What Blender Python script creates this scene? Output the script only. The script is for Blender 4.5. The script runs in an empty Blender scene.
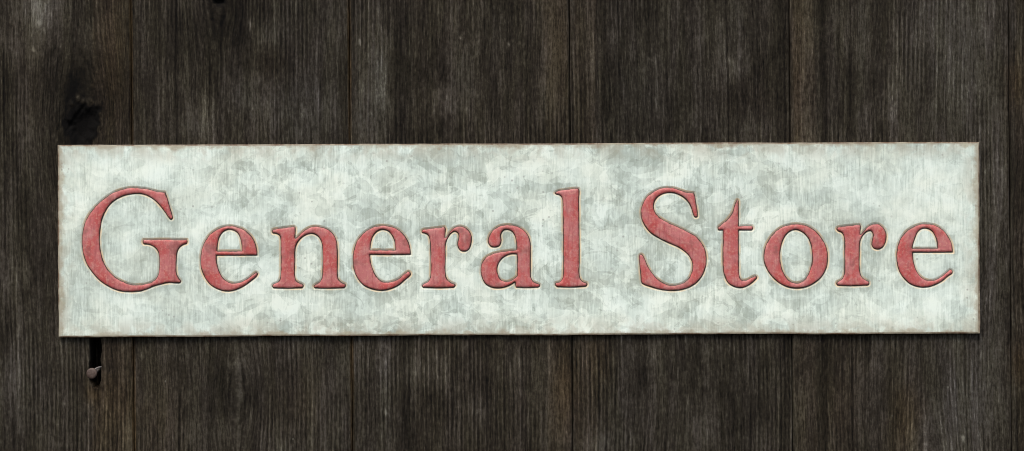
import bpy, math, random
import numpy as np
from mathutils import Vector, geometry

S = bpy.context.scene
C = S.collection
U = 0.000636            # metres per unit of the drawing grid (sign is about 0.586 m long)

# ------------------------------------------------------------------ camera, sky, sun, exposure
cam_d = bpy.data.cameras.new("camera")
cam = bpy.data.objects.new("camera", cam_d); C.objects.link(cam)
cam_d.lens = 85; cam_d.sensor_width = 36
cam.location = (0, -1024*U*85/36, 0)
cam.rotation_euler = (math.radians(90), 0, 0)
cam_d.clip_start = 0.01; cam_d.clip_end = 200
S.camera = cam
S.cycles.filter_width = 0.9; S.cycles.pixel_filter_type = 'BLACKMAN_HARRIS'

SUN_EL, SUN_AZ = 60, 24         # degrees; azimuth measured to the left of the viewer's back
world = bpy.data.worlds.new("World"); S.world = world; world.use_nodes = True
nt = world.node_tree; bg = nt.nodes["Background"]
sky = nt.nodes.new("ShaderNodeTexSky"); sky.sky_type = 'NISHITA'; sky.sun_disc = False
sky.sun_elevation = math.radians(SUN_EL)
sky.sun_rotation = math.radians(180 + SUN_AZ)
sky.air_density = 1.0; sky.dust_density = 4.0; sky.ozone_density = 1.0
nt.links.new(sky.outputs[0], bg.inputs[0]); bg.inputs[1].default_value = 0.1
sl = bpy.data.lights.new("sun", 'SUN'); sl.energy = 1.5; sl.angle = math.radians(22)
sl.color = (1.0, 0.955, 0.88)
sun = bpy.data.objects.new("sun", sl); C.objects.link(sun)
el, az = math.radians(SUN_EL), math.radians(SUN_AZ)
d = Vector((-math.sin(az)*math.cos(el), -math.cos(az)*math.cos(el), math.sin(el)))
sun.rotation_euler = d.to_track_quat('Z', 'Y').to_euler()
S.view_settings.view_transform = 'Standard'; S.view_settings.look = 'None'
S.view_settings.exposure = 0.95; S.view_settings.gamma = 1

# ------------------------------------------------------------------ node helper
class N:
    def __init__(s, name):
        s.m = bpy.data.materials.new(name); s.m.use_nodes = True
        s.t = s.m.node_tree; s.b = s.t.nodes["Principled BSDF"]
    def _in(s, sock, v):
        if v is None: return
        if isinstance(v, bpy.types.NodeSocket): s.t.links.new(v, sock)
        else:
            if isinstance(v, tuple) and len(v) == 3 and sock.type == 'RGBA': v = v + (1,)
            sock.default_value = v
    def coord(s, sx=1, sy=1, off=(0, 0, 0)):
        """object coordinates in drawing units, stretched: x*sx, z*sy"""
        tc = s.t.nodes.new("ShaderNodeTexCoord"); mp = s.t.nodes.new("ShaderNodeMapping")
        s.t.links.new(tc.outputs["Object"], mp.inputs[0])
        mp.inputs["Scale"].default_value = (sx/U, sx/U, sy/U)
        mp.inputs["Location"].default_value = off
        return mp.outputs[0]
    def noise(s, vec, detail=4, rough=0.55, dist=0.0, scale=1.0):
        n = s.t.nodes.new("ShaderNodeTexNoise"); s._in(n.inputs["Vector"], vec)
        n.inputs["Scale"].default_value = scale; n.inputs["Detail"].default_value = detail
        n.inputs["Roughness"].default_value = rough; n.inputs["Distortion"].default_value = dist
        return n.outputs["Fac"]
    def noisec(s, vec, detail=2):
        n = s.t.nodes.new("ShaderNodeTexNoise"); s._in(n.inputs["Vector"], vec)
        n.inputs["Scale"].default_value = 1; n.inputs["Detail"].default_value = detail
        return n.outputs["Color"]
    def voro(s, vec, feature='F1', out="Color", rnd=1.0):
        n = s.t.nodes.new("ShaderNodeTexVoronoi"); s._in(n.inputs["Vector"], vec)
        n.feature = feature; n.inputs["Scale"].default_value = 1
        n.inputs["Randomness"].default_value = rnd
        return n.outputs[out]
    def wave(s, vec, dist, dscale=1.0):
        n = s.t.nodes.new("ShaderNodeTexWave"); s._in(n.inputs["Vector"], vec)
        n.bands_direction = 'X'; n.inputs["Scale"].default_value = 1
        n.inputs["Distortion"].default_value = dist; n.inputs["Detail"].default_value = 3
        n.inputs["Detail Scale"].default_value = dscale
        return n.outputs["Fac"]
    def math(s, op, a, b=None, c=None, clamp=False):
        n = s.t.nodes.new("ShaderNodeMath"); n.operation = op; n.use_clamp = clamp
        s._in(n.inputs[0], a); s._in(n.inputs[1], b); s._in(n.inputs[2], c)
        return n.outputs[0]
    def vmath(s, op, a, b=None, sc=None):
        n = s.t.nodes.new("ShaderNodeVectorMath"); n.operation = op
        s._in(n.inputs[0], a)
        if b is not None: s._in(n.inputs[1], b)
        if sc is not None: n.inputs["Scale"].default_value = sc
        return n.outputs[0]
    def rng(s, v, a, b, c=0.0, d=1.0, smooth=True):
        n = s.t.nodes.new("ShaderNodeMapRange"); s._in(n.inputs["Value"], v)
        if smooth: n.interpolation_type = 'SMOOTHSTEP'
        n.inputs["From Min"].default_value = a; n.inputs["From Max"].default_value = b
        n.inputs["To Min"].default_value = c; n.inputs["To Max"].default_value = d
        return n.outputs["Result"]
    def mix(s, f, a, b, mode='MIX'):
        n = s.t.nodes.new("ShaderNodeMix"); n.data_type = 'RGBA'; n.blend_type = mode
        s._in(n.inputs[0], f); s._in(n.inputs[6], a); s._in(n.inputs[7], b)
        return n.outputs[2]
    def attr(s, name, out="Fac"):
        n = s.t.nodes.new("ShaderNodeAttribute"); n.attribute_name = name
        return n.outputs[out]
    def sep(s, v):
        n = s.t.nodes.new("ShaderNodeSeparateXYZ"); s._in(n.inputs[0], v); return n.outputs
    def rand(s):
        n = s.t.nodes.new("ShaderNodeObjectInfo"); return n.outputs["Random"]
    def add(s, v, w): return s.vmath('ADD', v, w)
    def bump(s, h, dist, strength=1.0, normal=None):
        n = s.t.nodes.new("ShaderNodeBump"); s._in(n.inputs["Height"], h)
        n.inputs["Distance"].default_value = dist; n.inputs["Strength"].default_value = strength
        if normal is not None: s._in(n.inputs["Normal"], normal)
        return n.outputs[0]
    def out(s, color, rough, normal=None, metallic=0.0, spec=0.5):
        s._in(s.b.inputs["Base Color"], color); s._in(s.b.inputs["Roughness"], rough)
        s._in(s.b.inputs["Metallic"], metallic); s._in(s.b.inputs["Specular IOR Level"], spec)
        if normal is not None: s._in(s.b.inputs["Normal"], normal)
        return s.m

# ------------------------------------------------------------------ materials
def mat_wood():
    n = N("weathered_wood")
    # a slight per-board shift keeps the grain of neighbouring boards apart
    base = n.add(n.coord(1, 1), n.attr("board", "Vector"))
    def co(sx, sy, k):
        mp = n.t.nodes.new("ShaderNodeMapping"); n._in(mp.inputs[0], base)
        mp.inputs["Scale"].default_value = (sx, sx, sy); mp.inputs["Location"].default_value = (k*7.3, 0, k*3.1)
        return mp.outputs[0]
    fine = n.noise(co(0.42, 0.030, 1), 4, 0.62, 0.25)
    hair = n.noise(co(0.80, 0.12, 2), 2, 0.6)
    mid = n.noise(co(0.085, 0.0045, 3), 4, 0.55, 0.3)
    blot = n.noise(co(0.020, 0.013, 4), 5, 0.62, 0.6)
    fleck = n.noise(co(0.32, 0.22, 5), 3, 0.7)
    hue = n.noise(co(0.06, 0.010, 6), 3, 0.5)
    rid = n.wave(co(0.0725, 0.0012, 0.1), 1.6, 0.8)
    ridm = n.rng(n.noise(co(0.012, 0.006, 7), 2), 0.42, 0.66)
    # tone sum
    long_ = n.noise(co(0.30, 0.0045, 9), 4, 0.6)
    cm = n.rng(n.noise(co(0.035, 0.018, 11), 3, 0.55), 0.33, 0.67, 0.26, 0.56)
    t = n.math('MULTIPLY', n.rng(long_, 0.27, 0.73, -1, 1, False), 0.30)
    t = n.math('MULTIPLY_ADD', n.rng(fine, 0.27, 0.73, -1, 1, False), cm, t)
    t = n.math('MULTIPLY_ADD', n.rng(hair, 0.27, 0.73, -1, 1, False), 0.36, t)
    t = n.math('MULTIPLY_ADD', n.rng(mid, 0.32, 0.68, -1, 1, False), 0.22, t)
    t = n.math('MULTIPLY_ADD', n.rng(blot, 0.32, 0.68, -1, 1, False), 0.27, t)
    t = n.math('MULTIPLY_ADD', n.rng(fleck, 0.3, 0.7, -1, 1, False), 0.32, t)
    t = n.math('MULTIPLY_ADD', n.math('MULTIPLY', n.math('SUBTRACT', rid, 0.5), ridm), 0.6, t)
    st = n.sep(n.attr("stain", "Vector"))
    t = n.math('MULTIPLY_ADD', st[0], 1.4, t)
    t = n.rng(t, -1.29, 1.5, 0, 1, False)
    r = n.t.nodes.new("ShaderNodeValToRGB"); n._in(r.inputs[0], t)
    e = r.color_ramp.elements
    e[0].position = 0.0; e[0].color = (0.0012, 0.0010, 0.0008, 1)
    e[1].position = 1.0; e[1].color = (0.155, 0.155, 0.14, 1)
    for p, c in ((0.26, (0.0078, 0.0066, 0.0048, 1)), (0.48, (0.0225, 0.0202, 0.0155, 1)), (0.72, (0.058, 0.055, 0.046, 1))):
        q = e.new(p); q.color = c
    olive = n.mix(n.rng(hue, 0.35, 0.65), (1.09, 0.99, 0.93), (1.08, 1.01, 0.84))
    col = n.mix(1.0, r.outputs[0], olive, 'MULTIPLY')
    warm = n.mix(1.0, col, (1.25, 0.98, 0.66), 'MULTIPLY')
    col = n.mix(n.math('MULTIPLY', st[1], 0.6, clamp=True), col, warm)
    cool = n.mix(1.0, col, (0.97, 1.01, 1.10), 'MULTIPLY')
    col = n.mix(n.math('MULTIPLY', st[2], 1.0, clamp=True), col, cool)
    # pale grit specks caught in the grain
    vp = n.coord(0.055, 0.035, (3, 0, 2))
    spk = n.voro(vp, 'F1', "Distance"); rare = n.sep(n.voro(vp, 'F1', "Color"))[0]
    spk = n.math('MULTIPLY', n.rng(spk, 0.03, 0.06, 1, 0), n.rng(rare, 0.90, 0.94))
    col = n.mix(n.math('MULTIPLY', spk, 0.5), col, (0.17, 0.165, 0.135))
    h = n.math('MULTIPLY_ADD', fine, 0.6, n.math('MULTIPLY', hair, 0.35))
    h = n.math('MULTIPLY_ADD', n.math('MULTIPLY', rid, ridm), 0.35, h)
    h = n.math('MULTIPLY_ADD', fleck, 0.25, h)
    return n.out(col, 0.9, n.bump(h, 1.5*U, 0.9), spec=0.12)

def tin_colour(n, with_attr=True):
    """galvanised tin: spangle patches, brushed vertical lines, grime"""
    warp = n.vmath('SCALE', n.vmath('SUBTRACT', n.noisec(n.coord(0.06, 0.06), 2), (0.5, 0.5, 0.5)), sc=1.5)
    v1 = n.sep(n.voro(n.add(n.coord(0.036, 0.044), warp)))[0]
    warp2 = n.vmath('SCALE', warp, sc=0.9)
    v2 = n.sep(n.voro(n.add(n.coord(0.085, 0.10, (9, 0, 4)), warp2)))[1]
    v3 = n.sep(n.voro(n.add(n.coord(0.026, 0.03, (5, 0, 8)), warp)))[2]
    big = n.noise(n.coord(0.011, 0.016, (4, 0, 1)), 3, 0.5)
    soft = n.noise(n.coord(0.05, 0.045, (2, 0, 7)), 4, 0.6, 0.5)
    t = n.math('MULTIPLY', n.rng(v1, 0.43, 0.445), 0.14)
    t = n.math('MULTIPLY_ADD', n.rng(v2, 0.335, 0.35), 0.10, t)
    t = n.math('MULTIPLY_ADD', n.rng(v3, 0.45, 0.49), 0.10, t)
    leaf = n.noise(n.coord(0.024, 0.030, (70, 0, 7)), 4, 0.45, 0.9)
    leaf2 = n.noise(n.coord(0.048, 0.056, (17, 0, 97)), 3, 0.42, 1.0)
    t = n.math('MULTIPLY_ADD', n.rng(leaf, 0.488, 0.502), 0.20, t)
    t = n.math('MULTIPLY_ADD', n.rng(leaf2, 0.433, 0.443), 0.15, t)
    rim_ = n.math('MULTIPLY', n.rng(leaf2, 0.415, 0.435), n.rng(leaf2, 0.435, 0.455, 1, 0))
    t = n.math('MULTIPLY_ADD', rim_, -0.10, t)
    t = n.math('MULTIPLY_ADD', n.rng(soft, 0.38, 0.62), 0.06, t)
    x = n.sep(n.coord(1, 1))
    # the two ends are rubbed smoother than the middle of the plate
    endm = n.rng(n.math('ABSOLUTE', x[0]), 230, 360)
    flat = n.math('MULTIPLY_ADD', n.rng(soft, 0.28, 0.66), 0.34, 0.38)
    t = n.math('ADD', t, 0.03)
    t = n.mix(n.math('MULTIPLY', endm, 0.4), t, flat)
    t = n.math('MULTIPLY_ADD', n.rng(big, 0.35, 0.65, -1, 1), 0.10, t)
    line = n.noise(n.coord(0.62, 0.055, (1, 0, 5)), 3, 0.65)
    line2 = n.noise(n.coord(0.30, 0.010, (8, 0, 2)), 3, 0.6)
    weave = n.noise(n.coord(0.26, 0.24, (8, 0, 12)), 3, 0.65)
    lm = n.rng(n.noise(n.coord(0.03, 0.02, (60, 0, 5)), 3), 0.35, 0.65, 0.10, 0.24)
    t = n.math('MULTIPLY_ADD', n.rng(line, 0.3, 0.7, -1, 1, False), lm, t)
    t = n.math('MULTIPLY_ADD', n.rng(line2, 0.3, 0.7, -1, 1, False), 0.08, t)
    t = n.math('MULTIPLY_ADD', n.rng(weave, 0.3, 0.7, -1, 1, False), 0.09, t)
    t = n.math('ADD', t, 0.07)
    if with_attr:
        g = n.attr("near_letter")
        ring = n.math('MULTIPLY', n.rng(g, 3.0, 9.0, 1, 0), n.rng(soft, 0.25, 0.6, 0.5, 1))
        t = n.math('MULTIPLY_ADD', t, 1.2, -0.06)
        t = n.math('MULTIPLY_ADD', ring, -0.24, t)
    r = n.t.nodes.new("ShaderNodeValToRGB"); n._in(r.inputs[0], t)
    e = r.color_ramp.elements
    e[0].position = 0.0; e[0].color = (0.36, 0.40, 0.355, 1)
    e[1].position = 1.0; e[1].color = (0.80, 0.85, 0.80, 1)
    for p, c in ((0.3, (0.47, 0.52, 0.48, 1)), (0.62, (0.63, 0.69, 0.64, 1))):
        q = e.new(p); q.color = c
    col = r.outputs[0]
    tint = n.noise(n.coord(0.022, 0.03, (20, 0, 3)), 3, 0.5)
    col = n.mix(1.0, col, n.mix(n.rng(tint, 0.35, 0.65), (0.98, 1.0, 0.93), (0.95, 1.0, 0.96)), 'MULTIPLY')
    # dark grains
    vp = n.coord(0.16, 0.16, (3, 0, 2))
    spk = n.voro(vp, 'F1', "Distance"); rare = n.sep(n.voro(vp, 'F1', "Color"))[0]
    gm = n.rng(n.noise(n.coord(0.012, 0.014, (40, 0, 3)), 2), 0.45, 0.6)
    spk = n.math('MULTIPLY', n.rng(spk, 0.10, 0.24, 1, 0), n.math('MULTIPLY', n.rng(rare, 0.72, 0.8), gm))
    col = n.mix(n.math('MULTIPLY', spk, 0.6), col, (0.25, 0.26, 0.23))
    return col, t, line, soft

def mat_tin():
    n = N("galvanised_tin")
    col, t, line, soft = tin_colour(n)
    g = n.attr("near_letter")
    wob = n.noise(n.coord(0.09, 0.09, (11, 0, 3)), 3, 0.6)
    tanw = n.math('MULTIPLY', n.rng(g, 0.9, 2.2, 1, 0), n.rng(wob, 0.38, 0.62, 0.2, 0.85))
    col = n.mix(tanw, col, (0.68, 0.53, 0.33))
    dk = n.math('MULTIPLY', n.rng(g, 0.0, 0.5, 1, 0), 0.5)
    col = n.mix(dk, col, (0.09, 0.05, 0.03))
    # rusted rim
    e1 = n.attr("side_edge"); e2 = n.attr("long_edge")
    en = n.noise(n.coord(0.07, 0.07, (1, 0, 33)), 4, 0.65)
    er = n.rng(en, 0.3, 0.7, -3.5, 4.5, False)
    m1 = n.rng(n.math('ADD', e1, n.math('MULTIPLY', er, -1)), 1.2, 7.0, 1, 0)
    m2 = n.rng(n.math('ADD', e2, n.math('MULTIPLY', er, -1)), -0.5, 4.5, 1, 0)
    m = n.math('MAXIMUM', m1, m2)
    m = n.math('MAXIMUM', m, n.rng(n.math('MINIMUM', e1, e2), 0.9, 2.2, 1, 0))
    hue = n.noise(n.coord(0.13, 0.13, (7, 0, 1)), 3, 0.6)
    rust = n.mix(n.rng(hue, 0.36, 0.64), (0.36, 0.305, 0.185), (0.24, 0.155, 0.08))
    rust = n.mix(0.25, rust, col)
    col = n.mix(n.math('MULTIPLY', m, 0.85), col, rust)
    lip = n.math('MULTIPLY', n.rng(n.math('MINIMUM', e1, e2), 0.7, 2.0, 1, 0), n.rng(hue, 0.3, 0.6, 0.6, 1.0))
    col = n.mix(lip, col, (0.13, 0.08, 0.045))
    # wide smoky tarnish in from the rim
    m3 = n.math('MULTIPLY', n.rng(n.math('MINIMUM', e1, e2), 2, 24, 1, 0), n.rng(soft, 0.40, 0.60))
    col = n.mix(n.math('MULTIPLY', m3, 0.55), col, (0.36, 0.335, 0.25))
    h = n.math('MULTIPLY_ADD', line, 0.5, n.math('MULTIPLY', soft, 0.6))
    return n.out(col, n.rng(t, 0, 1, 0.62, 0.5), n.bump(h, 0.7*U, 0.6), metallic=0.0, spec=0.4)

def mat_rim():
    n = N("rusted_rim")
    hue = n.noise(n.coord(0.11, 0.11), 4, 0.6)
    col = n.mix(n.rng(hue, 0.35, 0.65), (0.34, 0.285, 0.19), (0.17, 0.088, 0.05))
    return n.out(col, 0.75, n.bump(hue, 0.6*U, 0.6), spec=0.3)

def mat_red():
    n = N("red_enamel")
    a = n.noise(n.coord(0.055, 0.05, (3, 0, 3)), 4, 0.6, 0.4)
    b = n.noise(n.coord(0.14, 0.12, (13, 0, 5)), 4, 0.65)
    l = n.noise(n.coord(0.45, 0.05, (1, 0, 9)), 4, 0.65)
    c = n.noise(n.coord(0.38, 0.38, (1, 0, 19)), 3, 0.65)
    col = n.mix(n.rng(a, 0.36, 0.64), (0.445, 0.072, 0.066), (0.46, 0.145, 0.14))
    col = n.mix(n.math('MULTIPLY', n.rng(b, 0.5, 0.72), 0.5), col, (0.50, 0.27, 0.245))
    col = n.mix(n.math('MULTIPLY', n.rng(l, 0.48, 0.68), 0.5), col, (0.27, 0.045, 0.05))
    col = n.mix(n.math('MULTIPLY', n.rng(c, 0.48, 0.68), 0.5), col, (0.56, 0.26, 0.20))
    blot = n.noise(n.coord(0.045, 0.05, (23, 0, 35)), 3, 0.6)
    col = n.mix(n.math('MULTIPLY', n.rng(blot, 0.56, 0.68), 0.5), col, (0.17, 0.06, 0.05))
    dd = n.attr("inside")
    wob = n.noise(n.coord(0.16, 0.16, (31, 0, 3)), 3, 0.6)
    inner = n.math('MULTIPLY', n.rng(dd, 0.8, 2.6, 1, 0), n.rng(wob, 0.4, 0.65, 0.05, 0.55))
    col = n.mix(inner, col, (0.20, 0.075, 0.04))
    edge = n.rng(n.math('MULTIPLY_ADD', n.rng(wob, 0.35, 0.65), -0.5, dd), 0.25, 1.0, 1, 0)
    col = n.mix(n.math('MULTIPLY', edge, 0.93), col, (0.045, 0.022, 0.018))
    h = n.math('MULTIPLY_ADD', b, 0.8, n.math('MULTIPLY', c, 0.25))
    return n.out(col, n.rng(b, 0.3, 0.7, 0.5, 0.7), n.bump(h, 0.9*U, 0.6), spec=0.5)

def mat_nail(name, a, b):
    n = N(name)
    k = n.noise(n.coord(0.28, 0.28), 4, 0.65)
    col = n.mix(n.rng(k, 0.38, 0.62), a, b)
    return n.out(col, 0.6, n.bump(k, 0.6*U, 0.7), metallic=0.15, spec=0.4)

WOOD = mat_wood(); TIN = mat_tin(); RIM = mat_rim(); RED = mat_red()
NAILH = mat_nail("rusty_iron", (0.085, 0.060, 0.048), (0.05, 0.03, 0.022))
NAILS = mat_nail("bare_iron", (0.21, 0.20, 0.19), (0.12, 0.10, 0.09))

# ------------------------------------------------------------------ mesh helpers
def mesh_obj(name, co, faces, mat, parent=None, loc=(0, 0, 0), attrs=None, smooth=True):
    me = bpy.data.meshes.new(name)
    co = np.asarray(co, dtype=np.float32); faces = np.asarray(faces, dtype=np.int32)
    k = faces.shape[1]
    me.vertices.add(len(co)); me.vertices.foreach_set("co", co.ravel())
    me.loops.add(faces.size); me.loops.foreach_set("vertex_index", faces.ravel())
    me.polygons.add(len(faces))
    me.polygons.foreach_set("loop_start", np.arange(0, faces.size, k, dtype=np.int32))
    try: me.polygons.foreach_set("loop_total", np.full(len(faces), k, dtype=np.int32))
    except Exception: pass
    me.update(calc_edges=True); me.validate()
    me.polygons.foreach_set("use_smooth", np.full(len(me.polygons), smooth))
    for an, val in (attrs or {}).items():
        val = np.asarray(val, dtype=np.float32)
        if val.ndim == 1:
            a = me.attributes.new(an, 'FLOAT', 'POINT'); a.data.foreach_set("value", val)
        else:
            a = me.attributes.new(an, 'FLOAT_VECTOR', 'POINT'); a.data.foreach_set("vector", val.ravel())
    me.materials.append(mat)
    o = bpy.data.objects.new(name, me); C.objects.link(o)
    o.location = loc
    if parent: o.parent = parent
    return o

def thing(name, label, cat, loc, group=None):
    o = bpy.data.objects.new(name, None); C.objects.link(o); o.location = loc
    o.empty_display_size = 0.02
    o["label"] = label; o["category"] = cat
    if group: o["group"] = group
    return o

def grid_faces(nx, ny):
    i = np.arange(nx*ny).reshape(ny, nx)
    # rows run downwards on the wall, viewer on -Y
    return np.stack([i[:-1, :-1], i[1:, :-1], i[1:, 1:], i[:-1, 1:]], -1).reshape(-1, 4)

def axis(breaks):
    """breaks: [(start, end, step), ...] -> joined coordinates"""
    out = []
    for a, b, s in breaks:
        k = max(1, int(round((b-a)/s)))
        out.append(np.linspace(a, b, k, endpoint=False))
    out.append(np.array([breaks[-1][1]]))
    return np.concatenate(out)

def ss(x): x = np.clip(x, 0, 1); return x*x*(3-2*x)

# ------------------------------------------------------------------ the plank wall
LEAN = 3.6/451          # the boards lean a hair to the right going down
wall = thing("plank_wall", "dark weathered vertical board wall behind the tin sign", "wall", (0, 0, -0.30))
rng_ = np.random.default_rng(7)
# smooth blobs of weathering: x, y, rx, ry, tone, warm, cool
BLOBS = [
 (38, 8, 20, 40, 0.62, 0, 0.9), (30, 60, 22, 60, 0.12, 0.2, 0), (20, 250, 26, 60, 0.08, 0, 0),
 (60, 90, 60, 46, -0.30, 0, 0), (75, 210, 20, 90, -0.1, 0, 0), (15, 385, 26, 50, 0.22, 0, 0.5),
 (112, 60, 14, 70, 0.12, 0.7, 0), (45, 430, 60, 50, -0.12, 0, 0), (112, 400, 20, 50, 0.06, 0.7, 0),
 (219, 20, 42, 36, -0.34, 0, 0), (190, 10, 16, 22, 0.16, 0, 0), (244, 95, 16, 20, 0.38, 0, 0.8), (210, 118, 9, 26, 0.40, 0, 0),
 (195, 125, 16, 16, 0.25, 0, 0.3), (272, 62, 22, 20, -0.28, 0.3, 0), (305, 110, 28, 36, 0.12, 0, 1.0), (270, 35, 16, 18, 0.2, 0, 0.6),
 (236, 398, 22, 24, -0.22, 0, 0.4), (238, 365, 10, 10, 0.30, 0, 0.3), (222, 425, 14, 14, 0.22, 0, 0), (240, 397, 6, 8, 0.3, 0, 0.3),
 (300, 400, 26, 40, 0.06, 0.4, 0), (160, 420, 22, 50, 0.02, 0.4, 0),
 (380, 80, 9, 34, 0.20, 0, 0.9), (365, 120, 18, 40, 0.10, 0, 0.4), (410, 40, 20, 60, -0.14, 0, 0),
 (463, 72, 12, 26, 0.32, 0, 0.8), (455, 108, 14, 14, 0.34, 0, 0.2), (500, 30, 22, 50, 0.08, 0, 0.4), (440, 100, 14, 14, 0.18, 0, 0),
 (420, 372, 26, 16, 0.20, 0, 0.2), (430, 420, 34, 40, -0.16, 0, 0), (480, 410, 14, 16, 0.16, 0, 0.3), (386, 390, 8, 60, 0.16, 0, 0.5),
 (560, 40, 16, 60, 0.02, 0.4, 0), (600, 447, 18, 16, 0.42, 0, 0.9), (625, 420, 12, 30, 0.14, 0, 0.2), (565, 390, 12, 40, 0.06, 0.9, 0),
 (640, 90, 30, 50, 0.05, 0, 0.5), (600, 360, 12, 30, 0.08, 0.6, 0), (640, 350, 20, 18, 0.14, 0, 0),
 (732, 66, 10, 16, 0.40, 0, 0), (736, 15, 12, 26, 0.22, 0, 0.3), (690, 50, 30, 40, 0.05, 0, 0), (748, 100, 26, 20, -0.2, 0.2, 0),
 (692, 118, 10, 14, 0.24, 0, 0), (745, 128, 16, 10, 0.18, 0, 0), (700, 420, 20, 30, 0.1, 0, 0), (765, 410, 20, 20, -0.18, 0, 0), (740, 372, 14, 14, 0.15, 0, 0),
 (796, 85, 6, 90, 0.02, 0.5, 0), (805, 60, 12, 90, 0.12, 0.2, 0), (840, 410, 20, 60, 0.0, 0.5, 0),
 (896, 60, 5, 90, 0.22, 0, 0.1), (892, 110, 7, 26, 0.28, 0, 0.2), (880, 70, 8, 110, -0.22, 0, 0),
 (862, 40, 5, 70, 0.16, 0, 0.4), (960, 60, 30, 100, 0.17, 0, 0.6), (990, 300, 18, 160, 0.14, 0, 0.3), (960, 400, 34, 60, 0.16, 0, 0.8),
 (906, 420, 16, 40, 0.04, 0.9, 0), (916, 20, 20, 30, 0.08, 0, 0.2), (1018, 40, 10, 40, 0.18, 0, 0.9), (1015, 80, 10, 30, -0.05, 1, 0),
 (1018, 362, 9, 18, 0.0, 1.0, 0), (865, 400, 16, 30, 0.10, 0, 0), (990, 20, 14, 40, 0.04, 0, 0),
]
# strips of differing tone running the length of a board (x at the top edge): x0, x1, tone, warm, cool
STRIPS = [(-100, 0, 0, 0, 0), (90, 131, 0.06, 0.3, 0), (353, 391, 0.11, 0, 0.15), (391, 412, -0.12, 0, 0), (412, 545, -0.03, 0.1, 0),
          (542, 568, 0.12, 0.3, 0), (572, 596, 0.10, 0.3, 0), (600, 606, -0.22, 0, 0), (606, 760, -0.03, 0, 0.3), (775, 788, -0.22, 0, 0),
          (791, 816, 0.12, 0.25, 0), (817, 826, -0.32, 0, 0), (828, 885, 0.04, 0, 0.1), (900, 1006, 0.14, 0, 0.25),
          (1012, 1100, -0.06, 0.3, 0), (134, 172, 0.03, 0, 0), (270, 345, 0.05, 0, 0.35)]
CRACKS = [(175.5, -300, 700, -0.35), (210, 40, 150, -0.6), (727.5, -300, 160, -0.5), (849, -300, 700, -0.35), (596.5, -300, 700, -0.25), (214, 60, 150, -0.45)]

def hashnoise(x, seed, cell):
    r = np.random.default_rng(seed); v = r.random(4000)*2-1
    q = x/cell + 2000; i = np.floor(q).astype(int); f = ss(q-i)
    return v[i % 4000]*(1-f) + v[(i+1) % 4000]*f

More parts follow.
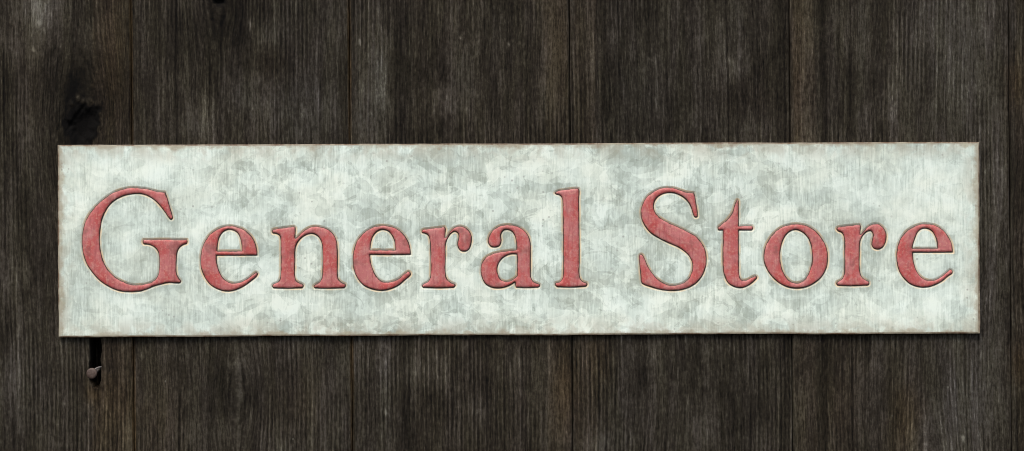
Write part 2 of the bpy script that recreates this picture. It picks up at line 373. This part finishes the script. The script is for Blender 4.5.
WIDE = (130.5, 349)
def board(xa, xb, seed, gap_a, gap_b, features=None):
    has_slot = xa < 95 < xb
    bx = [(xa+gap_a, xa+gap_a+3, 0.5), (xa+gap_a+3, xb-gap_b-3, 1.25), (xb-gap_b-3, xb-gap_b, 0.5)]
    by = [(-230, -10, 10), (-10, 461, 3.0), (461, 690, 10)]
    if has_slot:
        bx = [(xa+gap_a, xa+gap_a+3, 0.5), (xa+gap_a+3, 55, 1.25), (55, 110, 0.5), (110, xb-gap_b-3, 1.0), (xb-gap_b-3, xb-gap_b, 0.5)]
        by = [(-230, -10, 10), (-10, 80, 3.0), (80, 160, 1.0), (160, 320, 3.0), (320, 400, 0.6), (400, 461, 3), (461, 690, 10)]
    xs = axis(bx); ys = axis(by)
    X, Y = np.meshgrid(xs, ys)
    W = X + LEAN*Y                        # wall position after the lean
    h = np.zeros_like(X)
    # eased arrises, a little cupping and saw ridges
    ea = np.minimum(X-xa-gap_a, xb-gap_b-X)
    ea_n = ea + 0.5*hashnoise(Y+X*0, seed+5, 17)*(ea < 3)
    wl = 2.0 if xa in WIDE else 0.9; wr = 2.0 if xb in WIDE else 0.9
    h -= 1.5*(1-ss((X-xa-gap_a+(ea_n-ea))/wl)) + 1.5*(1-ss((xb-gap_b-X+(ea_n-ea))/wr))
    h += 0.8*np.sin((X-xa)/(xb-xa)*math.pi)*math.cos(seed)
    h += 0.18*hashnoise(X+0.4*hashnoise(Y, seed, 60), seed+1, 2.2) + 0.35*hashnoise(X, seed+2, 14)
    h += 0.25*hashnoise(Y, seed+3, 40)*hashnoise(X, seed+4, 30)
    st = np.zeros(X.shape+(3,))
    for x, y, rx, ry, t, w_, c in BLOBS:
        if x+3*rx < xa or x-3*rx > xb: continue
        wob = 0.25*hashnoise(W+0.7*Y, int(x)+9, 9)+0.3*hashnoise(Y-0.5*W, int(y)+77, 12)
        g = np.exp(-(((W-x)/rx)**2+((Y-y)/ry)**2)*(1+wob))
        st[..., 0] += t*g; st[..., 1] += w_*g; st[..., 2] += c*g
    for a, b, t, w_, c in STRIPS:
        Xo = X + 2.2*hashnoise(Y, int(abs(a))+3, 120)
        g = ss((Xo-a)/2.5)*ss((b-Xo)/2.5)
        st[..., 0] += t*g; st[..., 1] += w_*g; st[..., 2] += c*g
    for x, y0, y1, t in CRACKS:
        if not (xa < x < xb): continue
        Xo = X + 1.1*hashnoise(Y, int(x)+31, 50)
        g = np.exp(-((Xo-x)/0.9)**2)*ss((Y-y0)/20)*ss((y1-Y)/20)
        st[..., 0] += t*g; h -= 1.4*g*abs(t)
    # brown dirt packed into the open joints
    jn = np.minimum(X-xa-gap_a+(0 if xa in WIDE else 8), xb-gap_b-X+(0 if xb in WIDE else 8))
    g = (1-ss(jn/2.2)); st[..., 1] += 2.8*g*(0.6+0.4*hashnoise(Y, seed+8, 25)); st[..., 0] += 0.22*g*(0.5+0.5*hashnoise(Y, seed+9, 20))
    if has_slot:
        # the knot: a burnt-dark sunken eye with torn fibres, and its tail
        kx, ky = 82, 126
        a = np.arctan2(Y-ky, W-kx); rr = np.hypot((W-kx+0.15*(Y-ky))/15.5, (Y-ky)/21)
        rr = rr*(1+0.09*np.sin(3*a+1)+0.06*np.sin(5*a+2)+0.05*np.sin(9*a))
        rr = rr+0.10*hashnoise(W*1.3+Y*0.9, 61, 4)*ss((rr-0.4)/0.4)+0.08*hashnoise(Y-W, 62, 5)
        g = 1-ss((rr-0.70)/0.55)
        st[..., 0] -= 0.35*np.exp(-(rr/1.9)**2)
        st[..., 0] -= 2.6*g; h -= 4.0*(1-ss((rr-0.3)/0.8))
        tail = np.exp(-(((W-76+0.25*(Y-80))/9)**2+((Y-86)/22)**2))
        st[..., 0] -= 0.55*tail
        for fx, fy, fr, ft in ((96, 106, 2.6, 0.8), (99.5, 114, 2.4, 0.75), (100, 120, 2, 0.5), (91, 101, 2, 0.5), (72, 104, 2, 0.4), (78, 98, 3, 0.7), (84, 101, 2.2, 0.5), (84, 140, 3, 0.9), (90, 137, 3, 0.4), (73, 128, 2, 0.3),
                               (100, 125, 3, 0.3), (33, 49, 1.5, 1.1), (39, 23, 1.8, 1.0), (60, 46, 1.4, 0.9), (53, 60, 1.2, 0.6), (64, 404, 1.6, 0.7), (57, 424, 1.4, 0.6)):
            g2 = np.exp(-(((W-fx)/fr)**2+((Y-fy)/(fr*1.25))**2)); st[..., 0] += ft*g2; h += 1.2*g2*(fy > 95)*(fy < 145)
        # growth rings bow round the knot
        ring = np.exp(-(rr-1.9)**2/0.6); st[..., 0] += 0.10*np.sin(rr*16)*ring
        # the split that the nail is driven into
        cxs = 95.3+0.45*hashnoise(Y, 91, 9); hw = 5.3+0.5*hashnoise(Y, 92, 5)-2.4*ss((Y-379)/9)
        inside = ss((hw-np.abs(W-cxs))/1.1+0.5)*ss((Y-300)/3)*ss((389.5+1.2*hashnoise(X, 93, 3)-Y)/2.0)
        h -= 26*inside; st[..., 0] -= 0.5*inside
        g3 = np.exp(-(((W-92)/8)**2+((Y-393)/10)**2)); st[..., 0] += 0.12*g3; st[..., 1] += 1.0*g3
        g4 = np.exp(-(((W-108)/7)**2+((Y-368)/5)**2)); st[..., 0] -= 0.15*g4; st[..., 2] += 1.0*g4
    if xa < 219 < xb:
        rr = np.hypot((W-219)/6.5, (Y-1)/4.6)
        h -= 5*(1-ss((rr-0.5)/0.6)); st[..., 0] -= 1.0*(1-ss((rr-0.7)/0.5))
        g2 = np.exp(-((W-225)/3)**2-((Y-6)/1.6)**2); st[..., 0] += 0.3*g2
        for fx, fy, fr, ft in ((250, 24, 2.2, 0.9), (251, 30, 1.6, 0.5)):
            g2 = np.exp(-(((W-fx)/fr)**2+((Y-fy)/(fr*1.6))**2)); st[..., 0] += ft*g2
    for fx, fy, fr, fh, ft in ((508.5, 45, 1.3, 1.5, 2.0), (387, 348, 1.5, 1.3, 1.0), (386, 413, 1.3, 3.2, 1.5), (460, 37, 1.5, 2, 1.1), (649, 60, 1.5, 1.5, 1.0), (360, 42, 1.3, 2.2, 1.2), (963, 438, 1.3, 2.5, 1.2), (478, 411, 2, 2, .6)):
        if xa < fx < xb:
            st[..., 0] += ft*np.exp(-(((W-fx)/fr)**2+((Y-fy)/fh)**2))
    # side walls: fold the outermost columns back 30 units, top and bottom rows too
    co = np.stack([(W-512)*U, -h*U, (225.5-Y)*U+0.30], -1)
    ny, nx = X.shape
    co_l = co[:, :1].copy(); co_l[..., 1] = 30*U
    co_r = co[:, -1:].copy(); co_r[..., 1] = 30*U
    co = np.concatenate([co_l, co, co_r], 1)
    st = np.concatenate([st[:, :1]*0+np.array([-0.35, 1.0, 0]), st, st[:, -1:]*0+np.array([-0.35, 1.0, 0])], 1)
    t = co[:1].copy(); t[..., 1] = 30*U
    b = co[-1:].copy(); b[..., 1] = 30*U
    co = np.concatenate([t, co, b], 0); st = np.concatenate([st[:1], st, st[-1:]], 0)
    n_ = co.shape[0]*co.shape[1]
    fl = np.zeros(X.shape)                 # how far the grain is pushed aside (bowing round knots, slow wander)
    for kx_, ky_, rx_, ry_, am in ((81, 124, 30, 70, 0.85), (238, 396, 20, 42, 0.7), (219, 1, 22, 40, 0.8), (690, 560, 40, 90, .6), (455, 250, 20, 60, .5), (925, 480, 26, 70, .6)):
        if xa < kx_ < xb: fl -= (W-kx_)*am*np.exp(-((W-kx_)/rx_)**2-((Y-ky_)/ry_)**2)
    fl += 2.2*hashnoise(Y, seed+50, 130)*1.0 - LEAN*Y
    fl = np.concatenate([fl[:, :1], fl, fl[:, -1:]], 1); fl = np.concatenate([fl[:1], fl, fl[-1:]], 0)
    bd = np.stack([fl+seed*137.3, fl*0, fl*0+seed*411.7], -1).reshape(-1, 3)
    return mesh_obj("board", co.reshape(-1, 3), grid_faces(co.shape[1], co.shape[0]), WOOD, wall,
                    attrs={"stain": st.reshape(-1, 3), "board": bd})

SEAMS = [-308, -89, 130.5, 349, 569.4, 789.3, 1008.6, 1229, 1449]
GAPS = [1, 0.8, 0.42, 0.42, 0.3, 0.32, 0.45, 0.8, 1]
for i in range(len(SEAMS)-1):
    board(SEAMS[i], SEAMS[i+1], i+3, GAPS[i], GAPS[i+1])
# boards are nailed to a dark sheathing behind
bk = np.array([[x, y, z] for y in (30*U, 50*U) for x, z in ((-0.525, 0), (0.6, 0), (0.6, 0.59), (-0.525, 0.59))])
bk[:, 2] += 0.0
mesh_obj("backing", bk, [(0, 1, 2, 3), (7, 6, 5, 4), (0, 4, 5, 1), (1, 5, 6, 2), (2, 6, 7, 3), (3, 7, 4, 0)], WOOD, wall,
         attrs={"stain": np.tile([-0.5, 1.0, 0], (8, 1)), "board": np.tile([5.5, 0, 1], (8, 1))}, smooth=False)

# ------------------------------------------------------------------ letter outlines
def P(o, s, txt):
    """'x y' pairs, trailing c marks a corner; measured on an enlargement with origin o and scale s"""
    r = []
    for tok in txt.split(','):
        a = tok.split(); r.append((o[0]+float(a[0])/s, o[1]+float(a[1])/s, len(a) > 2))
    return r

def smooth_path(pts, step=0.7):
    n = len(pts); out = []
    xy = [np.array(p[:2]) for p in pts]
    for i in range(n):
        p1, p2 = xy[i], xy[(i+1) % n]
        p0 = xy[i-1] if not pts[i][2] else p1-(p2-p1)*0.5
        p3 = xy[(i+2) % n] if not pts[(i+1) % n][2] else p2+(p2-p1)*0.5
        d01 = max(np.linalg.norm(p1-p0), 1e-4)**.5; d12 = max(np.linalg.norm(p2-p1), 1e-4)**.5; d23 = max(np.linalg.norm(p3-p2), 1e-4)**.5
        m1 = (p1-p0)/d01-(p2-p0)/(d01+d12)+(p2-p1)/d12; m2 = (p2-p1)/d12-(p3-p1)/(d12+d23)+(p3-p2)/d23
        m1 = m1*d12; m2 = m2*d12
        k = max(1, int(round(np.linalg.norm(p2-p1)/step)))
        for j in range(k):
            t = j/k; t2 = t*t; t3 = t2*t
            out.append((2*t3-3*t2+1)*p1+(t3-2*t2+t)*m1+(-2*t3+3*t2)*p2+(t3-t2)*m2)
    return np.array(out)

A7, S6 = 451/60, 451/76
LET = []
gA, gB, gC, gD = (75, 180), (130, 180), (75, 235), (130, 235)
LET.append(("G", [P(gB, A7, "265 88 c,215 84,150 68,80 56,0 54") + P(gA, A7, "350 66,290 88,230 124,180 165,135 210,95 265,65 330,50 400")
  + P(gC, A7, "47 27,48 90,60 160,85 225,125 285,175 340,230 380,290 410,350 427,410 431") + P(gD, A7,
  "30 430,80 425,130 408,180 388,230 374,290 362,345 365,374 363,384 348,370 325,353 295,348 260,350 200,354 140,370 100,400 76,427 66,432 50,427 31 c,260 29,98 31 c,90 50,98 69,140 75,180 95,206 130,215 180,214 250,205 300,180 335,140 358,90 369,30 371")
  + P(gC, A7, "400 362,340 338,285 300,235 240,205 170,190 100,185 30") + P(gA, A7, "190 380,200 310,225 245,260 190,310 148,370 120")
  + P(gB, A7, "17 108,70 106,120 118,175 150,220 195,255 240,288 288,305 301,321 291,318 262,300 200,283 140")]))
LET.append(("e", [P((195, 220), S6, "371 212 c,369 180,360 140,340 100,305 65,260 42,205 32,150 42,100 70,60 116,37 170,28 230,33 290,54 342,90 388,140 416,190 426,240 418,290 395,330 367,365 337,374 320,362 307,340 321,300 350,262 368,220 372,185 358,158 330,140 290,131 250,128 213 c,250 213"),
  P((195, 220), S6, "275 182 c,273 150,265 110,250 80,225 63,195 60,165 75,145 105,136 140,133 182 c,200 182")]))
LET.append(("n", [P((268, 220), S6, "24 54 c,60 47,110 40,155 35 c,164 45,164 75,163 104 c,187 82,220 54,260 37,300 36,350 50,387 80,407 120,414 170,415 250,415 320,420 350,437 367,459 379,462 394,452 406 c,360 409,275 407 c,267 393,279 379,304 364,316 340,320 280,320 180,313 130,295 101,265 84,235 87,195 112,172 145,164 170,162 250,161 330,167 355,187 371,209 381,212 395,202 406 c,115 409,30 407 c,21 395,27 380,54 367,68 345,72 280,72 180,71 115,64 93,45 83,25 80,20 67")]))
LET.append(("e", [P((348, 220), S6, "374 208 c,371 170,356 120,320 72,270 41,205 29,145 41,95 70,55 115,33 170,25 225,30 290,52 345,90 390,140 413,200 422,250 413,300 391,340 357,373 327,372 312,358 302,340 312,300 343,260 362,220 367,185 350,157 310,140 265,131 208 c,250 209"),
  P((348, 220), S6, "278 176 c,273 130,256 90,235 68,205 60,175 70,150 98,138 135,133 176 c,200 175")]))
LET.append(("r", [P((415, 220), S6, "38 62,50 53,110 45,175 37 c,184 50,182 80,181 103 c,200 75,225 47,257 34,292 39,322 62,338 97,336 140,322 175,298 189,268 183,251 160,249 130,256 100,251 79,235 71,217 80,197 107,184 145,183 220,184 320,193 350,216 369,239 379,242 392,230 404 c,140 407,46 404 c,38 392,47 379,74 365,87 340,90 280,88 180,84 115,74 91,55 81,40 77")]))
LET.append(("a", [P((475, 220), S6, "74 120,82 90,110 54,150 31,195 25,240 31,285 54,316 88,331 130,333 200,333 280,335 340,346 361,371 373,387 382,387 394,374 403 c,310 405,243 403 c,237 388,236 373 c,205 392,160 406,110 406,65 386,40 347,31 300,38 255,60 222,105 197,160 184,215 177,243 175 c,243 140,236 100,220 74,195 60,170 65,156 90,159 125,146 155,120 164,95 161,78 143"),
  P((475, 220), S6, "247 205 c,215 205,180 218,150 245,135 285,140 325,160 355,190 362,225 348,246 330 c,248 270")]))
lE, lF = (545, 180), (545, 235)
LET.append(("l", [P(lE, A7, "72 98,90 80,150 69,243 57 c,259 66,259 150,261 300,262 440") + P(lF, A7, "263 100,263 200,263 300,274 335,296 351,319 359,321 378,306 391 c,200 397,90 394 c,74 378,79 357,109 349,129 325,134 280,135 150,134 27")
  + P(lE, A7, "133 380,132 300,131 200,129 150,121 129,105 114,84 110")]))
sH, sI = (635, 182), (635, 237)
LET.append(("S", [P(sH, A7, "449 76 c,400 73,350 59,300 43,250 37,190 45,130 74,80 119,52 175,41 235,54 295,85 350,130 396,190 431")
  + P(sI, A7, "250 47,320 77,370 109,410 151,430 200,428 250,405 305,365 340,310 358,250 355,190 325,142 280,107 230,82 175,67 140,50 126,32 135,29 160,34 220,40 290,46 340,55 354,110 376,180 396,260 407,340 403,410 382,467 346,512 290,537 225,543 160,531 90,500 35")
  + P(sH, A7, "460 403,400 371,330 335,270 309,215 281,170 245,148 205,148 160,170 120,210 93,260 83,310 91,360 116,400 155,425 205,438 248,452 268,473 264,476 235,467 170,457 110")]))
S45 = 4.51
LET.append(("t", [P((710, 195), S45, "124 19,114 34,101 75,76 110,46 134,34 147,38 161 c,59 161 c,58 200,57 300,62 355,80 396,110 416,145 421,180 407,206 386,216 373,208 362,190 369,165 382,146 381,136 365,134 330,133 240,133 161 c,191 161 c,198 149,192 137 c,133 137 c,133 90,133 40,131 23")]))
LET.append(("o", [P((760, 218), S6, "21 240,28 180,60 114,110 64,165 39,215 33,275 41,330 71,375 124,401 180,408 240,399 300,366 356,320 393,265 416,215 421,160 411,105 381,60 336,31 285"),
  P((760, 218), S6, "124 230,130 170,150 115,180 83,215 72,250 85,285 120,303 165,310 230,302 290,280 345,250 375,215 383,180 370,148 330,130 280")]))
LET.append(("r", [P((832, 218), S6, "27 66,34 53,70 45,120 40,167 36 c,176 46,174 75,173 95 c,190 74,220 45,250 32,287 37,317 65,329 100,323 145,305 176,280 188,249 181,236 158,239 130,244 102,235 80,215 82,190 104,174 138,170 200,170 300,180 345,202 365,224 377,226 394,214 403 c,120 406,36 404 c,26 392,31 378,54 365,69 345,74 290,74 180,71 110,59 89,38 80")]))
LET.append(("e", [P((890, 218), S6, "379 206 c,376 170,361 125,326 75,280 44,220 31,160 41,105 71,65 119,44 180,40 235,47 290,69 340,110 386,155 408,205 415,255 406,310 380,350 347,377 327,374 310,360 304,340 319,300 350,260 366,225 366,190 348,165 315,148 265,141 207 c,250 207"),
  P((890, 218), S6, "283 178 c,275 125,255 85,228 67,195 66,170 85,155 120,145 150,139 178 c,200 177")]))
def inset(p, k):
    """move a closed outline k towards its own inside (k < 0: outwards)"""
    area = 0.5*np.sum(p[:, 0]*np.roll(p[:, 1], -1)-np.roll(p[:, 0], -1)*p[:, 1])
    t = np.roll(p, -1, 0)-np.roll(p, 1, 0); t /= np.linalg.norm(t, axis=1)[:, None]+1e-9
    nrm = np.stack([-t[:, 1], t[:, 0]], 1)*(1 if area > 0 else -1)
    return p+nrm*k
OUT = [(ch, [inset(smooth_path(c), 0.22 if i == 0 else -0.22) for i, c in enumerate(cs)]) for ch, cs in LET]

def sdf(px, py, loops):
    """signed distance to the outline, negative inside"""
    best = np.full(px.shape, 1e9); ins = np.zeros(px.shape, bool)
    for lp in loops:
        a = lp; b = np.roll(lp, -1, 0)
        for k in range(len(a)):
            ax, ay = a[k]; bx, by = b[k]; ex, ey = bx-ax, by-ay
            L = ex*ex+ey*ey+1e-12
            t = np.clip(((px-ax)*ex+(py-ay)*ey)/L, 0, 1)
            dd = (px-ax-t*ex)**2+(py-ay-t*ey)**2
            np.minimum(best, dd, out=best)
            if (ay > -1e9):
                c = ((ay > py) != (by > py))
                if c.any():
                    with np.errstate(divide='ignore', invalid='ignore'):
                        ins ^= c & (px < ex*(py-ay)/(by-ay if by != ay else 1e-9)+ax)
    r = np.sqrt(best)
    return np.where(ins, -r, r)

# ------------------------------------------------------------------ the sign
DEPTH = 4.2                       # how far the tin face stands off the boards
OX, OY = 518.5, 239.0
sign = thing("store_sign", "long pale galvanised tin sign with raised red lettering General Store", "sign",
             ((OX-512)*U, 0, (225.5-OY)*U))
sign.scale = (0.9971,)*3           # measured sizes are those of the wall plane; the face stands nearer
TL, TR, BR, BL = (57.4, 144.9), (980.1, 141.8), (980.6, 333.7), (58.0, 337.6)
us = axis([(0, 0.006, 0.0006), (0.006, 0.994, 0.00064), (0.994, 1, 0.0006)])
vs = axis([(0, 0.02, 0.003), (0.02, 0.2, 0.01), (0.2, 0.82, 0.0032), (0.82, 0.98, 0.01), (0.98, 1, 0.003)])
Ug, Vg = np.meshgrid(us, vs)
def warp(u, v):
    x = (TL[0]*(1-u)+TR[0]*u)*(1-v)+(BL[0]*(1-u)+BR[0]*u)*v
    y = (TL[1]*(1-u)+TR[1]*u)*(1-v)+(BL[1]*(1-u)+BR[1]*u)*v
    return x, y
Xs, Ys = warp(Ug, Vg)
# hand-bent edges: not perfectly straight
by_ = 0.35*hashnoise(Xs, 301, 70)+0.12*hashnoise(Xs, 302, 12)
Ys = Ys + by_*ss((Vg-0.9)/0.1) + (0.25*hashnoise(Xs, 303, 90)+0.12*hashnoise(Xs, 306, 14))*ss((0.1-Vg)/0.1) - 0.7*4*Ug*(1-Ug)*ss((Vg-0.8)/0.2)*0.8
Xs = Xs + (0.35*hashnoise(Ys, 304, 40)+0.15*hashnoise(Ys, 305, 9))*(ss((0.01-Ug)/0.01)+ss((Ug-0.99)/0.01))
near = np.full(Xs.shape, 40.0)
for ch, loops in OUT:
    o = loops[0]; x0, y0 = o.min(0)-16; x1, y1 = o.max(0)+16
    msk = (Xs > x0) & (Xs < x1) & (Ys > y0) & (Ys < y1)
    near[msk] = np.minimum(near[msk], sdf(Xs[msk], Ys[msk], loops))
xe = np.minimum(Xs-TL[0], TR[0]-Xs); yt = np.minimum(Vg, 1-Vg)*190
h = DEPTH + 0.9*np.sin(Xs/190+0.6)*np.sin(Vg*math.pi) + 0.5*hashnoise(Xs, 401, 60)*hashnoise(Ys, 402, 45)
h0 = h.copy()
h = h - 0.6*(1-ss(near/1.4)) 
ed = np.minimum(xe, yt)
h -= 0.35*(1-ss(ed/1.3))
co = np.stack([(Xs-OX)*U, -h*U, (OY-Ys)*U], -1)
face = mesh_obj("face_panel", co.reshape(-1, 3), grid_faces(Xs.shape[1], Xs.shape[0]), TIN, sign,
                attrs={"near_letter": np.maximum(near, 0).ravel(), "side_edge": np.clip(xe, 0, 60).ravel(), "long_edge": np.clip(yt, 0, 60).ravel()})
# folded rim running back to the boards
per = np.concatenate([co[0, :], co[1:, -1], co[-1, -2::-1], co[-2:0:-1, 0]])
r0 = per.copy(); r1 = per.copy(); r1[:, 1] = -0.4*U; r1[:, 0] *= 0.999
r2 = r1.copy(); r2[:, 0] *= 0.985; r2[:, 2] *= 0.94                # return lip against the boards
k = len(per); idx = np.arange(k); nx_ = (idx+1) % k
fc = np.concatenate([np.stack([idx, nx_, nx_+k, idx+k], -1), np.stack([idx+k, nx_+k, nx_+2*k, idx+2*k], -1)])
mesh_obj("rim", np.concatenate([r0, r1, r2]), fc[:, ::-1], RIM, sign)

def base_h(x, y):
    i = np.clip(np.searchsorted(vs, (y-143.6)/190.8), 0, len(vs)-1)
    j = np.clip(np.searchsorted(us, (x-57.5)/922), 0, len(us)-1)
    return h0[i, j]

for ch, loops in OUT:
    o = loops[0]; (x0, y0), (x1, y1) = o.min(0), o.max(0)
    s = 0.75
    gx, gy = np.meshgrid(np.arange(x0, x1, s), np.arange(y0, y1, s*0.87))
    gx = gx + (np.arange(gx.shape[0]) % 2)[:, None]*s*0.5
    gx = gx.ravel(); gy = gy.ravel()
    dist = sdf(gx, gy, loops)
    keep = dist < -0.42
    gx, gy, gd = gx[keep], gy[keep], -dist[keep]
    pts = []; edges = []
    for lp in loops:
        st_ = len(pts); pts += [tuple(p) for p in lp]
        edges += [(st_+i, st_+(i+1) % len(lp)) for i in range(len(lp))]
    nb = len(pts)
    allp = [Vector(p) for p in pts]+[Vector((a, b)) for a, b in zip(gx, gy)]
    vo, eo, fo, ov, oe, of = geometry.delaunay_2d_cdt(allp, edges, [], 1, 1e-5)
    vo = np.array([tuple(v) for v in vo])
    fo = np.array([f for f in fo if len(f) == 3])
    dv = sdf(vo[:, 0], vo[:, 1], loops); dv = np.maximum(-dv, 0)
    cen = vo[fo].mean(1); okf = sdf(cen[:, 0], cen[:, 1], loops) < 0
    fo = fo[okf]
    # orientation: front faces the viewer (-Y)
    a, b, c = vo[fo[:, 0]], vo[fo[:, 1]], vo[fo[:, 2]]
    cr = (b[:, 0]-a[:, 0])*(c[:, 1]-a[:, 1])-(b[:, 1]-a[:, 1])*(c[:, 0]-a[:, 0])
    fo[cr > 0] = fo[cr > 0][:, ::-1]
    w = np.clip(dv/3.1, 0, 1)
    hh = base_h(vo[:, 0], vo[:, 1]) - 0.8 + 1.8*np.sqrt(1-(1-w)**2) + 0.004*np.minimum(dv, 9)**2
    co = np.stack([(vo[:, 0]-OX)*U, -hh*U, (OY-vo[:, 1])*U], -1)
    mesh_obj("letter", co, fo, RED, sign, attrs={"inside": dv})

# ------------------------------------------------------------------ the bent nail below the sign
nail = thing("nail", "rusty bent round headed nail sticking out of the dark split under the sign's left end", "nail", ((95-512)*U, 26*U, (225.5-372)*U))
def revolve(name, prof, mat, axis_o, axis_d, seg=28, wob=0.0, parent=None, seed=1):
    """prof: (radius, along) list, open ends closed by tiny radius"""
    d_ = Vector(axis_d).normalized(); a = d_.orthogonal().normalized(); b = d_.cross(a)
    r = random.Random(seed); ph = [r.random()*6 for _ in range(3)]
    v = []
    for rad, t in prof:
        for i in range(seg):
            g = 2*math.pi*i/seg
            k = rad*(1+wob*(math.sin(2*g+ph[0])+0.6*math.sin(3*g+ph[1])))
            p = Vector(axis_o)+d_*t+a*(k*math.cos(g))+b*(k*math.sin(g)); v.append(tuple(x*U for x in p))
    f = []
    for j in range(len(prof)-1):
        for i in range(seg):
            f.append((j*seg+i, j*seg+(i+1) % seg, (j+1)*seg+(i+1) % seg, (j+1)*seg+i))
    return mesh_obj(name, v, f, mat, parent)
# local units: x right, y away from viewer, z up ; origin at the root of the nail
hc = (-1.9, -33.0, -1.0)
dirn = Vector((-0.08, -1.0, 0.05))
revolve("head", [(0.05, 1.5), (3.2, 1.45), (4.7, 1.1), (5.5, 0.4), (5.5, -0.4), (4.4, -1.2), (2.0, -2.2)], NAILH, hc, dirn, wob=0.025, parent=nail)
# tapered shank bending towards the head
v = []; f = []; seg = 14; path = [((0.8, -3, 1.5), 1.9), ((0.8, -14, 1.4), 2.0), ((0.3, -22, 0.6), 2.0), ((-1.0, -28, -0.4), 2.1), ((-1.8, -32.5, -0.95), 2.3)]
for (x, y, z), r in path:
    for i in range(seg):
        g = 2*math.pi*i/seg; v.append(((x+r*math.cos(g))*U, y*U, (z+r*math.sin(g))*U))
for j in range(len(path)-1):
    for i in range(seg): f.append((j*seg+i, j*seg+(i+1) % seg, (j+1)*seg+(i+1) % seg, (j+1)*seg+i))
mesh_obj("shank", v, f, NAILS, nail)
# bright burr raised on the head's upper right edge
bur = [((0.6, -32.6, 2.6), 1.0), ((3.0, -33.0, 4.2), 0.95), ((5.2, -33.4, 5.2), 0.7), ((7.8, -33.4, 5.6), 0.3)]
v = []; f = []; seg = 10
for (x, y, z), r in bur:
    for i in range(seg):
        g = 2*math.pi*i/seg; v.append(((x-0.35*r*math.sin(g))*U, (y+0.7*r*math.cos(g))*U, (z+r*math.sin(g))*U))
for j in range(len(bur)-1):
    for i in range(seg): f.append((j*seg+i, j*seg+(i+1) % seg, (j+1)*seg+(i+1) % seg, (j+1)*seg+i))
mesh_obj("burr", v, f, NAILS, nail)
